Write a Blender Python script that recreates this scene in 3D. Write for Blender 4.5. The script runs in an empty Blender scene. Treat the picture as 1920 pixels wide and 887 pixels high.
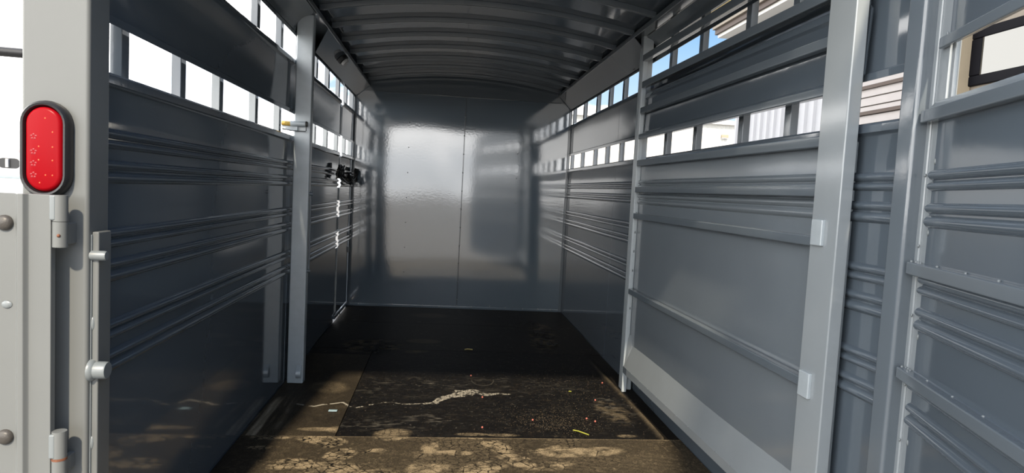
import bpy, math, random
import numpy as np
from mathutils import Vector, Matrix

random.seed(7)
np.random.seed(7)
C = bpy.context.scene
COL = C.collection

# ------------------------------------------------------------------ camera
W, L = 1.83, 5.486            # inside width and depth of the front wall (m)
F_PX, YAW, PITCH, ROLL = 1205.8, 0.1098, 0.0695, 0.0531
CAM = Vector((0.7637, 0.0, 1.0266))
cy, sy, cp, sp, cr, sr = math.cos(YAW), math.sin(YAW), math.cos(PITCH), math.sin(PITCH), math.cos(ROLL), math.sin(ROLL)
fwd = Vector((sy * cp, cy * cp, -sp)); r0 = Vector((cy, -sy, 0)); u0 = r0.cross(fwd)
rgt = cr * r0 + sr * u0; upv = -sr * r0 + cr * u0
cd = bpy.data.cameras.new('camera'); cam = bpy.data.objects.new('camera', cd); COL.objects.link(cam)
cd.sensor_fit = 'HORIZONTAL'; cd.sensor_width = 36.0; cd.lens = 36.0 * F_PX / 1920.0
cd.clip_start = 0.02; cd.clip_end = 500
cam.matrix_world = Matrix(((rgt.x, upv.x, -fwd.x, CAM.x), (rgt.y, upv.y, -fwd.y, CAM.y), (rgt.z, upv.z, -fwd.z, CAM.z), (0, 0, 0, 1)))
C.camera = cam

# ------------------------------------------------------------------ sky, sun, exposure
C.view_settings.view_transform = 'Standard'; C.view_settings.look = 'None'
C.view_settings.gamma = 1; C.view_settings.use_curve_mapping = False
C.view_settings.exposure = 0.1
SUN_DIR = Vector((0.125, 1.12, -1.0)).normalized()      # the way the sunlight travels

wd = bpy.data.worlds.new('sky'); C.world = wd; wd.use_nodes = True
nt = wd.node_tree; nt.nodes.clear()
def N(t, k, **kw):
    n = t.nodes.new(k)
    for a, b in kw.items(): setattr(n, a, b)
    return n
geo = N(nt, 'ShaderNodeTexCoord')
sep = N(nt, 'ShaderNodeSeparateXYZ'); nt.links.new(geo.outputs['Generated'], sep.inputs[0])
ramp = N(nt, 'ShaderNodeValToRGB')
ramp.color_ramp.elements[0].position = 0.0; ramp.color_ramp.elements[0].color = (0.40, 0.46, 0.53, 1)
ramp.color_ramp.elements[1].position = 0.75; ramp.color_ramp.elements[1].color = (0.035, 0.11, 0.27, 1)
e = ramp.color_ramp.elements.new(0.28); e.color = (0.085, 0.20, 0.36, 1)
nt.links.new(sep.outputs[2], ramp.inputs[0])
mp = N(nt, 'ShaderNodeMapping'); mp.inputs['Scale'].default_value = (1.0, 1.0, 2.4); mp.inputs['Location'].default_value = (0.35, 0.1, 0.0)
nt.links.new(geo.outputs['Generated'], mp.inputs[0])
noi = N(nt, 'ShaderNodeTexNoise'); noi.inputs['Scale'].default_value = 2.3; noi.inputs['Detail'].default_value = 7; noi.inputs['Roughness'].default_value = 0.55
nt.links.new(mp.outputs[0], noi.inputs['Vector'])
cr2 = N(nt, 'ShaderNodeMapRange'); cr2.inputs['From Min'].default_value = 0.40; cr2.inputs['From Max'].default_value = 0.58
skw = N(nt, 'ShaderNodeMath', operation='MULTIPLY_ADD'); nt.links.new(sep.outputs[0], skw.inputs[0]); skw.inputs[1].default_value = -0.22; nt.links.new(noi.outputs[0], skw.inputs[2])
skz = N(nt, 'ShaderNodeMath', operation='MULTIPLY_ADD'); nt.links.new(sep.outputs[2], skz.inputs[0]); skz.inputs[1].default_value = -0.22; nt.links.new(skw.outputs[0], skz.inputs[2])
nt.links.new(skz.outputs[0], cr2.inputs[0])
mixc = N(nt, 'ShaderNodeMix', data_type='RGBA'); nt.links.new(cr2.outputs[0], mixc.inputs[0])
nt.links.new(ramp.outputs[0], mixc.inputs[6]); mixc.inputs[7].default_value = (1.98, 1.95, 1.90, 1)
bg = N(nt, 'ShaderNodeBackground'); bg.inputs[1].default_value = 2.5
nt.links.new(mixc.outputs[2], bg.inputs[0])
# bright haze around the sun
dt = N(nt, 'ShaderNodeVectorMath', operation='DOT_PRODUCT'); nt.links.new(geo.outputs['Generated'], dt.inputs[0]); dt.inputs[1].default_value = -SUN_DIR
mx0 = N(nt, 'ShaderNodeMath', operation='MAXIMUM'); nt.links.new(dt.outputs['Value'], mx0.inputs[0]); mx0.inputs[1].default_value = 0
pw = N(nt, 'ShaderNodeMath', operation='POWER'); nt.links.new(mx0.outputs[0], pw.inputs[0]); pw.inputs[1].default_value = 3.0
gl = N(nt, 'ShaderNodeMix', data_type='RGBA', blend_type='ADD'); gl.clamp_result = False
gm = N(nt, 'ShaderNodeMath', operation='MULTIPLY'); nt.links.new(pw.outputs[0], gm.inputs[0]); gm.inputs[1].default_value = 0.35
gc = N(nt, 'ShaderNodeMix', data_type='RGBA', blend_type='MULTIPLY'); gc.inputs[0].default_value = 1; gc.inputs[6].default_value = (1.0, .97, .92, 1)
nt.links.new(gm.outputs[0], gc.inputs[7]); gl.inputs[0].default_value = 1
nt.links.new(mixc.outputs[2], gl.inputs[6]); nt.links.new(gc.outputs[2], gl.inputs[7]); nt.links.new(gl.outputs[2], bg.inputs[0])
wo = N(nt, 'ShaderNodeOutputWorld'); nt.links.new(bg.outputs[0], wo.inputs[0])

sd = bpy.data.lights.new('sun', 'SUN'); sun = bpy.data.objects.new('sun', sd); COL.objects.link(sun)
sd.energy = 6.2; sd.angle = math.radians(2.2); sd.color = (1.0, 0.86, 0.66)
sun.location = (-2, -12, 12)
sun.rotation_euler = SUN_DIR.to_track_quat('-Z', 'Y').to_euler()

# ------------------------------------------------------------------ materials
def mat(name, col, rough=0.5, metal=0.0, ior=1.5, coat=0.0, bump=None, var=None, trans=0, alpha=1, emit=None):
    m = bpy.data.materials.new(name); m.use_nodes = True
    t = m.node_tree; b = t.nodes['Principled BSDF']
    b.inputs['Base Color'].default_value = (*col, 1); b.inputs['Roughness'].default_value = rough
    b.inputs['Metallic'].default_value = metal; b.inputs['IOR'].default_value = ior
    b.inputs['Coat Weight'].default_value = coat; b.inputs['Coat Roughness'].default_value = 0.06
    b.inputs['Transmission Weight'].default_value = trans
    tc = N(t, 'ShaderNodeTexCoord')
    if var:      # (scale, amount): gentle mottling of the base colour
        n = N(t, 'ShaderNodeTexNoise'); n.inputs['Scale'].default_value = var[0]; n.inputs['Detail'].default_value = 6
        t.links.new(tc.outputs['Object'], n.inputs['Vector'])
        mr = N(t, 'ShaderNodeMapRange'); mr.inputs['From Min'].default_value = .3; mr.inputs['From Max'].default_value = .7
        mr.inputs['To Min'].default_value = 1 - var[1]; mr.inputs['To Max'].default_value = 1 + var[1]
        t.links.new(n.outputs[0], mr.inputs[0])
        mu = N(t, 'ShaderNodeMix', data_type='RGBA', blend_type='MULTIPLY'); mu.inputs[0].default_value = 1
        mu.inputs[6].default_value = (*col, 1); t.links.new(mr.outputs[0], mu.inputs[7]); t.links.new(mu.outputs[2], b.inputs['Base Color'])
    if bump:     # (scale, strength, distance)
        n = N(t, 'ShaderNodeTexNoise'); n.inputs['Scale'].default_value = bump[0]; n.inputs['Detail'].default_value = 2
        t.links.new(tc.outputs['Object'], n.inputs['Vector'])
        bp = N(t, 'ShaderNodeBump'); bp.inputs['Strength'].default_value = bump[1]; bp.inputs['Distance'].default_value = bump[2]
        t.links.new(n.outputs[0], bp.inputs['Height']); t.links.new(bp.outputs[0], b.inputs['Normal'])
    return m
PAINT_C = (0.108, 0.129, 0.150)
M = {
 'paint': mat('grey_gloss_paint', PAINT_C, 0.12, ior=1.75, bump=(90, .05, .002), var=(6, .03)),
 'front': mat('front_wall_paint', (0.115, 0.15, 0.185), 0.075, ior=2.4, bump=(60, .06, .002), var=(3, .03)),
 'frame_lit': mat('frame_paint_lit', (0.255, 0.283, 0.302), 0.14, ior=1.75, bump=(90, .05, .002), var=(6, .03)),  # same grey paint as the bars, lightened to stand for stronger light
 'rear': mat('sunlit_grey_paint', (0.138, 0.146, 0.146), 0.32, ior=1.42, bump=(90, .04, .002), var=(5, .03)),  # grey paint copy, sunlight put into the colour of the left rear parts
 'gate': mat('gate_sheet_lit', (0.150, 0.174, 0.196), 0.12, ior=1.75, bump=(60, .04, .002), var=(4, .03)),  # sheet paint again, colour raised for the light falling on the gate
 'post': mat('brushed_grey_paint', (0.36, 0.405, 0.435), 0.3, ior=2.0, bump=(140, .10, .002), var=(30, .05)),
 'sheet': mat('sheet_grey_paint', (0.080, 0.100, 0.122), 0.07, ior=1.75, bump=(40, .04, .002), var=(4, .03)),
 'weld': mat('pale_weld_bead', (0.16, 0.18, 0.19), 0.35, ior=1.6),
 'black_rubber': mat('black_rubber_seal', (0.012, 0.012, 0.014), 0.38, bump=(200, .1, .002)),
 'red': mat('red_lens', (0.24, 0.0015, 0.005), 0.3, ior=1.2, coat=.0),
 'orange': mat('amber_diode', (0.5, 0.08, 0.01), 0.3),
 'darkred': mat('dark_red_print', (0.22, 0.0, 0.005), 0.4),
 'bolt': mat('dark_bolt', (0.05, 0.045, 0.04), 0.45, bump=(150, .3, .003)),
 'rust': mat('rust', (0.16, 0.06, 0.03), 0.8, var=(60, .4)),
 'yellow': mat('yellow_grip', (0.36, 0.23, 0.03), 0.5, var=(60, .3)),
 'plastic': mat('dark_plastic', (0.02, 0.021, 0.023), 0.4),
 'lampglass': mat('clear_plastic_lens', (0.5, 0.5, 0.5), 0.25),
 'black': mat('black_strap', (0.01, 0.01, 0.01), 0.45, bump=(80, .3, .004)),
 'straw': mat('green_yellow_straw', (0.28, 0.28, 0.04), 0.6),
 'drystraw': mat('dry_straw', (0.35, 0.28, 0.11), 0.6),
 'pink': mat('pink_pellet', (0.4, 0.12, 0.09), 0.6),
 'foil': mat('pale_blue_wrapper', (0.28, 0.40, 0.46), 0.35),
 'crumb': mat('feed_crumbs', (0.15, 0.11, 0.065), 0.8),
 'darkcrumb': mat('torn_rubber', (0.012, 0.012, 0.012), 0.7),
 'white_metal': mat('white_siding', (0.60, 0.59, 0.55), 0.5, var=(2, .04)),
 'grey_rib': mat('pale_grey_siding', (0.32, 0.325, 0.345), 0.45, var=(2, .04)),
 'cream': mat('cream_trim', (0.34, 0.285, 0.205), 0.6, var=(8, .04)),
 'tan': mat('tan_stucco', (0.20, 0.172, 0.138), 0.75, var=(20, .06)),
 'siding': mat('pale_siding_board', (0.30, 0.275, 0.265), 0.55, var=(10, .04)),
 'brown': mat('brown_trim', (0.045, 0.025, 0.016), 0.6),
 'win_black': mat('black_window_frame', (0.004, 0.004, 0.006), 0.7, ior=1.2),
 'glass': mat('reflective_window_glass', (0.16, 0.16, 0.155), 0.04, metal=0.9),
 'roof_grey': mat('pale_roof', (0.55, 0.55, 0.55), 0.5),
 'canvas': mat('tan_canvas', (0.62, 0.47, 0.19), 0.8, var=(25, .1), bump=(120, .3, .004)),
 'vwhite': mat('white_vehicle_paint', (0.82, 0.82, 0.82), 0.2, ior=1.6),
 'tyre': mat('tyre_rubber', (0.02, 0.02, 0.02), 0.8),
 'under': mat('dark_steel', (0.05, 0.05, 0.055), 0.5, metal=.5),
}
# pale gravel yard
def gravel():
    m = bpy.data.materials.new('pale_gravel'); m.use_nodes = True; t = m.node_tree; b = t.nodes['Principled BSDF']
    tc = N(t, 'ShaderNodeTexCoord'); n = N(t, 'ShaderNodeTexNoise'); n.inputs['Scale'].default_value = 30; n.inputs['Detail'].default_value = 8
    n2 = N(t, 'ShaderNodeTexNoise'); n2.inputs['Scale'].default_value = .5
    t.links.new(tc.outputs['Object'], n.inputs['Vector']); t.links.new(tc.outputs['Object'], n2.inputs['Vector'])
    ad = N(t, 'ShaderNodeMath', operation='ADD'); t.links.new(n.outputs[0], ad.inputs[0]); t.links.new(n2.outputs[0], ad.inputs[1])
    r = N(t, 'ShaderNodeValToRGB'); r.color_ramp.elements[0].position = .35; r.color_ramp.elements[0].color = (.20, .195, .185, 1)
    r.color_ramp.elements[1].position = .75; r.color_ramp.elements[1].color = (.33, .32, .30, 1)
    hf = N(t, 'ShaderNodeMath', operation='MULTIPLY'); hf.inputs[1].default_value = .5; t.links.new(ad.outputs[0], hf.inputs[0])
    t.links.new(hf.outputs[0], r.inputs[0]); t.links.new(r.outputs[0], b.inputs['Base Color']); b.inputs['Roughness'].default_value = .9
    return m
M['gravel'] = gravel()
# rubber mat: black rubber under brown dust and white flakes (mesh attributes say where the dirt lies)
def rubber():
    m = bpy.data.materials.new('dusty_rubber_mat'); m.use_nodes = True; t = m.node_tree; b = t.nodes['Principled BSDF']
    tc = N(t, 'ShaderNodeTexCoord')
    at = lambda a: N(t, 'ShaderNodeAttribute', attribute_name=a)
    d, w = at('dust'), at('flake')
    n = N(t, 'ShaderNodeTexNoise'); n.inputs['Scale'].default_value = 160; n.inputs['Detail'].default_value = 6; n.inputs['Roughness'].default_value = .7
    t.links.new(tc.outputs['Object'], n.inputs['Vector'])
    mr = N(t, 'ShaderNodeMapRange'); mr.inputs['From Min'].default_value = .35; mr.inputs['From Max'].default_value = .7
    mr.inputs['To Min'].default_value = .35; mr.inputs['To Max'].default_value = 1.6; t.links.new(n.outputs[0], mr.inputs[0])
    mu = N(t, 'ShaderNodeMath', operation='MULTIPLY', use_clamp=True); t.links.new(d.outputs['Fac'], mu.inputs[0]); t.links.new(mr.outputs[0], mu.inputs[1])
    mx = N(t, 'ShaderNodeMix', data_type='RGBA'); t.links.new(mu.outputs[0], mx.inputs[0])
    mx.inputs[6].default_value = (.0035, .0035, .004, 1); mx.inputs[7].default_value = (.31, .245, .155, 1)
    m2 = N(t, 'ShaderNodeMix', data_type='RGBA'); t.links.new(w.outputs['Fac'], m2.inputs[0]); t.links.new(mx.outputs[2], m2.inputs[6])
    m2.inputs[7].default_value = (.36, .335, .28, 1); t.links.new(m2.outputs[2], b.inputs['Base Color'])
    b.inputs['Roughness'].default_value = .62; b.inputs['Specular IOR Level'].default_value = .12
    bp = N(t, 'ShaderNodeBump'); bp.inputs['Strength'].default_value = .35; bp.inputs['Distance'].default_value = .003
    t.links.new(n.outputs[0], bp.inputs['Height']); t.links.new(bp.outputs[0], b.inputs['Normal'])
    return m
M['mat'] = rubber()

# ------------------------------------------------------------------ mesh helpers
class MB:
    def __init__(s): s.v = []; s.f = []
    def add(s, vs, fs):
        o = len(s.v); s.v += [tuple(v) for v in vs]; s.f += [tuple(i + o for i in f) for f in fs]; return s
    def box(s, x0, x1, y0, y1, z0, z1):
        v = [(x, y, z) for x in (x0, x1) for y in (y0, y1) for z in (z0, z1)]
        return s.add(v, [(0, 1, 3, 2), (4, 6, 7, 5), (0, 4, 5, 1), (2, 3, 7, 6), (0, 2, 6, 4), (1, 5, 7, 3)])
    def tube(s, pts, r, n=10, cap=True):
        pts = [Vector(p) for p in pts]; rs = r if isinstance(r, (list, tuple)) else [r] * len(pts)
        vs = []; fs = []
        t0 = (pts[1] - pts[0]).normalized(); a = t0.orthogonal().normalized()
        for i, p in enumerate(pts):
            t = (pts[min(i + 1, len(pts) - 1)] - pts[max(i - 1, 0)]).normalized()
            a = (a - t * a.dot(t)).normalized(); b = t.cross(a)
            for k in range(n):
                an = 2 * math.pi * k / n; vs.append(p + (a * math.cos(an) + b * math.sin(an)) * rs[i])
        for i in range(len(pts) - 1):
            for k in range(n):
                k2 = (k + 1) % n; fs.append((i * n + k, i * n + k2, (i + 1) * n + k2, (i + 1) * n + k))
        if cap: fs.append(tuple(range(n))[::-1]); fs.append(tuple((len(pts) - 1) * n + k for k in range(n)))
        return s.add(vs, fs)
    def prism(s, poly, p0, p1):
        """polygon of 3D points swept from offset p0 to p1"""
        n = len(poly); a = [Vector(p) + Vector(p0) for p in poly]; b = [Vector(p) + Vector(p1) for p in poly]
        fs = [tuple(range(n))[::-1], tuple(range(n, 2 * n))] + [(i, (i + 1) % n, n + (i + 1) % n, n + i) for i in range(n)]
        return s.add(a + b, fs)
    def blob(s, c, r, nu=8, nv=5, sq=(1, 1, 1)):
        vs = [(c[0], c[1], c[2] + r * sq[2])]
        for j in range(1, nv):
            th = math.pi * j / nv
            for k in range(nu):
                ph = 2 * math.pi * k / nu
                vs.append((c[0] + r * sq[0] * math.sin(th) * math.cos(ph), c[1] + r * sq[1] * math.sin(th) * math.sin(ph), c[2] + r * sq[2] * math.cos(th)))
        vs.append((c[0], c[1], c[2] - r * sq[2])); fs = []
        for k in range(nu): fs.append((0, 1 + k, 1 + (k + 1) % nu))
        for j in range(nv - 2):
            for k in range(nu):
                a = 1 + j * nu + k; b = 1 + j * nu + (k + 1) % nu; fs.append((a, a + nu, b + nu, b))
        e = len(vs) - 1; o = 1 + (nv - 2) * nu
        for k in range(nu): fs.append((e, o + (k + 1) % nu, o + k))
        return s.add(vs, fs)
    def build(s, name, m, parent=None, bevel=0, smooth=None, seg=2):
        me = bpy.data.meshes.new(name); me.from_pydata(s.v, [], s.f); me.materials.append(M[m])
        import bmesh
        bm = bmesh.new(); bm.from_mesh(me); bmesh.ops.recalc_face_normals(bm, faces=bm.faces[:]); bm.to_mesh(me); bm.free()
        o = bpy.data.objects.new(name, me); COL.objects.link(o)
        if parent: o.parent = parent
        if bevel:
            b = o.modifiers.new('bevel', 'BEVEL'); b.width = bevel; b.segments = seg; b.limit_method = 'ANGLE'; b.angle_limit = math.radians(40)
        if bevel or smooth:
            me.polygons.foreach_set('use_smooth', [True] * len(me.polygons))
            me.set_sharp_from_angle(angle=math.radians(smooth or 35))
            if bevel:
                w = o.modifiers.new('wn', 'WEIGHTED_NORMAL'); w.keep_sharp = False
        return o

def tag(o, label=None, cat=None, group=None, kind=None):
    if label: o['label'] = label
    if cat: o['category'] = cat
    if group: o['group'] = group
    if kind: o['kind'] = kind
    return o
def empty(name, loc=(0, 0, 0), rz=0.0, label=None, cat=None, group=None, kind=None):
    o = bpy.data.objects.new(name, None); COL.objects.link(o); o.location = loc; o.rotation_euler = (0, 0, rz); o.empty_display_size = .1
    return tag(o, label, cat, group, kind)
def share(o, name, parent, loc):
    c = o.copy(); c.name = name; COL.objects.link(c); c.parent = parent; c.location = loc; return c

# corrugation profile (distance inwards, height) shared by walls, gate and doors
RIB = [(1.122, 1.099), (1.097, 1.076), (1.050, 1.027), (1.023, 0.996)]
SHIFT = (0.0, -0.229, -0.444)
def profile(z0, z1, groups=(0, 1, 2), h=0.011, hem_top=0, hem_bot=0):
    pts = [(0.0, z0)]
    if hem_bot: pts = [(hem_bot, z0), (hem_bot, z0 + .018), (hem_bot * .3, z0 + .022), (0.0, z0 + .024)]
    lob = sorted([(b + SHIFT[g], t + SHIFT[g]) for g in groups for t, b in RIB])
    for b, t in lob:
        if b < z0 or t > z1: continue
        for k in range(9):
            u = k / 8; pts.append((h * math.sin(math.pi * u) ** .75, b + (t - b) * u))
    if hem_top: pts += [(0.0, z1 - .034), (hem_top * .25, z1 - .030), (hem_top, z1 - .024), (hem_top, z1 - .006), (hem_top * .6, z1)]
    else: pts.append((0.0, z1))
    return pts
def sheet(name, prof, x, sgn, y0, y1, m='sheet', parent=None, th=.0025, warp=0.0):
    """profiled sheet on plane X=x, bulging towards sgn*X, from y0 to y1"""
    mb = MB(); n = len(prof); ny = 1 if not warp else max(2, int((y1 - y0) / .06))
    vs = []
    for back in (0, 1):
        for j in range(ny + 1):
            y = y0 + (y1 - y0) * j / ny
            for d, z in prof:
                wv = warp * math.sin(y * 5.1 + z * 2.3) * math.sin(z * 4.2 + 1) if warp else 0
                vs.append((x + sgn * (d + wv - back * th), y, z))
    fs = []; B = n * (ny + 1)
    for j in range(ny):
        for i in range(n - 1):
            a = j * n + i; q = (a, a + 1, a + n + 1, a + n); fs.append(q); fs.append(tuple(B + k for k in q[::-1]))
    for i in range(n - 1):
        fs.append((i, i + 1, B + i + 1, B + i)); a = ny * n + i; fs.append((a + 1, a, B + a, B + a + 1))
    for j in range(ny):
        a = j * n; fs.append((a + n, a, B + a, B + a + n)); a = j * n + n - 1; fs.append((a, a + n, B + a + n, B + a))
    mb.add(vs, fs)
    return mb.build(name, m, parent, smooth=38)

# ------------------------------------------------------------------ SETTING: yard
g = MB().box(-90, 90, -90, 140, -.55, -.45).build('ground', 'gravel'); tag(g, kind='structure')

# ------------------------------------------------------------------ SETTING: trailer shell
fl = MB().box(-.09, W + .09, 1.43, L + .05, -.09, -.012).build('floor', 'under'); tag(fl, kind='structure')

US_T, US_B, LS_T, LS_B = 1.734, 1.620, 1.354, 1.246
UPR_L = [1.655, 2.00, 2.325, 2.745, 3.125, 3.53, 3.955, 4.35, 4.77, 5.135, 5.44]
UPR_R = [1.655, 1.955, 2.28, 2.715, 3.087, 3.50, 3.912, 4.258, 4.605, 5.037, 5.45]

def side_wall(name, x, sgn, spans, uprights, doorgap=None):
    w = empty(name, (0, 0, 0), kind='structure')
    for (a, b) in spans:
        sheet('lower_panel', profile(-.088, LS_B, hem_top=.012), x, sgn, a, b, parent=w, warp=.0016)
        sheet('middle_panel', profile(LS_T, US_B, groups=(), hem_top=.012, hem_bot=.010), x, sgn, a, b, parent=w, warp=.001)
        sheet('top_panel', profile(US_T, 1.872 if not (sgn < 0 and b < 3.5) else 1.788, groups=(), hem_bot=.010), x, sgn, a, b, parent=w)
    for y in uprights:      # outside uprights seen through the slots
        u = MB().box(x - sgn * .005, x - sgn * .032, y - .019, y + .019, -.05, 1.93).build('upright', 'paint', w, bevel=.002)
    return w
wl = side_wall('wall_left', 0.0, 1, [(1.50, 3.315), (3.319, 4.785), (5.40, L)], UPR_L)
wr = side_wall('wall_right', W, -1, [(1.40, 3.315), (3.319, 3.950), (3.954, 5.395), (5.399, L)], UPR_R)
# side rails under the roof and the sloping cove panels
def rails(w, x, sgn, cove_y0, slant=0.0, zt=1.852):
    X = lambda d: x + sgn * d
    MB().box(min(X(.128), X(0)), max(X(.128), X(0)), 1.42, L, zt, zt + .004).build('eave_shelf', 'paint', w, bevel=.001)
    MB().box(min(X(.128), X(.122)), max(X(.128), X(.122)), 1.42, L, zt - .012, zt + .012).build('eave_lip', 'paint', w, bevel=.002)
    a = [(X(.121), cove_y0, zt - .008), (X(.121), L - .02, zt - .008), (X(.016), L - .02, 1.748), (X(.016), cove_y0 + slant, 1.748)]
    n = Vector((sgn * .7, 0, -.7)) * .003
    b = [tuple(Vector(p) - n) for p in a]
    MB().add(a + b, [(0, 1, 2, 3), (7, 6, 5, 4), (0, 4, 5, 1), (1, 5, 6, 2), (2, 6, 7, 3), (3, 7, 4, 0)]).build('cove_panel', 'sheet', w)
rails(wl, 0.0, 1, 3.56, .22, 1.842)
rails(wr, W, -1, 3.31, 0, 1.862)
sheet('vent_lip', [(0, 1.818), (.004, 1.826), (.03, 1.845), (.06, 1.858)], W, -1, 1.42, 3.31, 'paint', wr)
# thin joint line and clip on the right cove
MB().tube([(1.722, 3.90, 1.846), (1.765, 3.90, 1.802), (1.812, 3.90, 1.757)], .003, 6).build('cove_joint', 'plastic', wr)
MB().box(1.805, 1.822, 3.60, 3.625, 1.752, 1.775).build('wire_clip', 'plastic', wr, bevel=.002)
# left near cove: rolled edge between rear post and centre post
cl = []
for k in range(9):
    a = math.pi / 2 * k / 8; cl.append((.012 + .10 * (1 - math.cos(a)), 0, 1.752 + .085 * math.sin(a)))
poly = cl + [(p[0] - .004, 0, p[2] + .004) for p in cl[::-1]]
MB().prism(poly, (0, 1.50, 0), (0, 3.30, 0)).build('rolled_cove', 'paint', wl, smooth=40)

ROOF = lambda x: 1.894 + .083 * (1 - ((x - W / 2) / .797) ** 2)
# front wall: two glossy sheets with a vertical seam, an upper sheet and rivets
wf = empty('wall_front', (0, L, 0), kind='structure')
def fpanel(x0, x1, z0, z1, yaw, seed, name='front_panel'):
    nx, nz = 26, 40; vs = []; fs = []
    for back in (0, 1):
        for j in range(nz + 1):
            for i in range(nx + 1):
                x = x0 + (x1 - x0) * i / nx; z = z0 + (z1 - z0) * j / nz
                u = (x - x0) / (x1 - x0); v = (z - z0) / (z1 - z0)
                y = (.0018 * math.sin(math.pi * u) * math.sin(math.pi * v * 1.15) + .0012 * math.sin(2.3 * seed + 7 * u + 3 * v) * math.sin(math.pi * u) + yaw * (u - .5))
                vs.append((x, y + back * .003, z))
    n1 = nx + 1; B = n1 * (nz + 1)
    for j in range(nz):
        for i in range(nx):
            a = j * n1 + i; q = (a, a + 1, a + n1 + 1, a + n1); fs.append(q); fs.append(tuple(B + k for k in q[::-1]))
    return MB().add(vs, fs).build(name, 'front', wf, smooth=60)
SEAM = 0.921
fpanel(0.0, SEAM, -.03, 1.80, .003, 1)
fpanel(SEAM, W, -.03, 1.80, -.004, 2)
arch = lambda x: ROOF(x) + .002
top = [(x, 0, 1.795) for x in (0.0, W)][::-1] + [(W * k / 20, 0, arch(W * k / 20)) for k in range(21)]
MB().prism(top, (0, -.004, 0), (0, .004, 0)).build('upper_panel', 'paint', wf)
MB().box(SEAM - .004, SEAM + .004, -.004, .001, -.01, 1.79).build('seam_strip', 'paint', wf, bevel=.001)
MB().box(0.01, W - .01, -.006, .001, .0, .02).build('floor_flashing', 'front', wf, bevel=.002)
for x in (.012, W - .012):
    MB().box(x - .012, x + .012, -.010, .004, .0, 1.76).build('corner_strip', 'paint', wf, bevel=.003)
rv = MB()
for z in np.arange(.08, 1.66, .155): rv.blob((SEAM, -.005, z), .0055, 6, 4)
for x in (.46, 1.38):
    for z in np.arange(.3, 1.65, .21): rv.blob((x, -.001, z), .0042, 6, 4)
for x in np.linspace(.1, 1.75, 13): rv.blob((x + random.uniform(-.02, .02), -.006, random.uniform(.015, .03)), .005, 6, 4)
tag(rv.build('rivets', 'weld', wf, smooth=60), kind='stuff')
wb = MB()
wb.tube([(x, -.006 + random.uniform(-.001, .001), 1.797 + random.uniform(-.0015, .0015)) for x in np.linspace(.2, W - .1, 40)], .0028, 6)
wb.build('weld_line', 'paint', wf, smooth=60)
# ceiling: curved sheet and bows
ce = empty('ceiling', (0, 0, 0), kind='structure')
n = 24; tp = []; bt = []
for k in range(n + 1):
    x = -.06 + (W + .12) * k / n
    z = ROOF(x); bt.append((x, 0, z)); tp.append((x, 0, z + .004))
MB().prism(bt + tp[::-1], (0, 1.42, 0), (0, L + .02, 0)).build('roof_sheet', 'sheet', ce, smooth=40)
bow = None
BOW_Y = [1.62, 1.95, 2.29, 2.63, 2.97, 3.320, 3.672, 4.011, 4.354, 4.705, 5.063, 5.40]
def bowmesh():
    mb = MB(); vs = []; fs = []; m = 28
    for k in range(m + 1):
        x = .118 + (W - .236) * k / m
        z = 1.868 + .083 * (1 - ((x - W / 2) / (W / 2 - .118)) ** 2)
        zr = ROOF(x) + .001
        vs += [(x, 0, z), (x, .026, z), (x, .026, zr), (x, 0, zr)]
    for k in range(m):
        a = 4 * k
        for i in range(4): fs.append((a + i, a + (i + 1) % 4, a + 4 + (i + 1) % 4, a + 4 + i))
    fs += [(0, 1, 2, 3), (4 * m + 3, 4 * m + 2, 4 * m + 1, 4 * m)]
    return mb.add(vs, fs)
for i, y in enumerate(BOW_Y):
    if i == 0: bow = bowmesh().build('roof_bow', 'paint', ce, bevel=.003); bow.location.y = y
    else: share(bow, 'roof_bow', ce, (0, y, 0))
MB().box(-.09, W + .09, 1.42, 1.49, 1.85, 1.93).build('rear_header', 'paint', ce, bevel=.006)
hd = [(-.09 + (W + .18) * k / 20, 0, 1.925 + .085 * (1 - (2 * k / 20 - 1) ** 2)) for k in range(21)]
MB().prism([(W + .09, 0, 1.925), (-.09, 0, 1.925)] + hd[1:-1], (0, 1.44, 0), (0, 1.47, 0)).build('rear_arch', 'paint', ce)

# escape door at the front of the left wall
ed = empty('door_3', (0, 4.875, 0), kind='structure')
y0, y1 = 0.0, .515
sheet('door_panel', profile(.05, LS_B, hem_top=.012), .004, 1, y0, y1, parent=ed, warp=.001)
sheet('middle_panel', profile(LS_T, US_B, groups=(), hem_top=.012, hem_bot=.010), .004, 1, y0, y1, parent=ed)
sheet('top_panel', profile(US_T, 1.80, groups=(), hem_bot=.010), .004, 1, y0, y1, parent=ed)
for a, b in ((0.03, .542), (.66, .772), (.895, .99), (1.125, LS_B - .02), (LS_T + .02, US_B - .02), (US_T + .012, 1.88)):
    MB().box(-.010, -.005, -.092, .10, a, b).build('hinge_strip', 'paint', ed, bevel=.001)
MB().box(-.006, .010, .522, .534, .03, 1.80).build('latch_jamb', 'paint', ed, bevel=.002)
for z in (.48, .60, .83, 1.02):
    MB().box(.0, .016, .505, .530, z - .022, z + .022).build('keeper', 'weld', ed, bevel=.002)
MB().box(-.004, .012, -.085, .60, .02, .045).build('sill_angle', 'paint', ed, bevel=.002)

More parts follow.
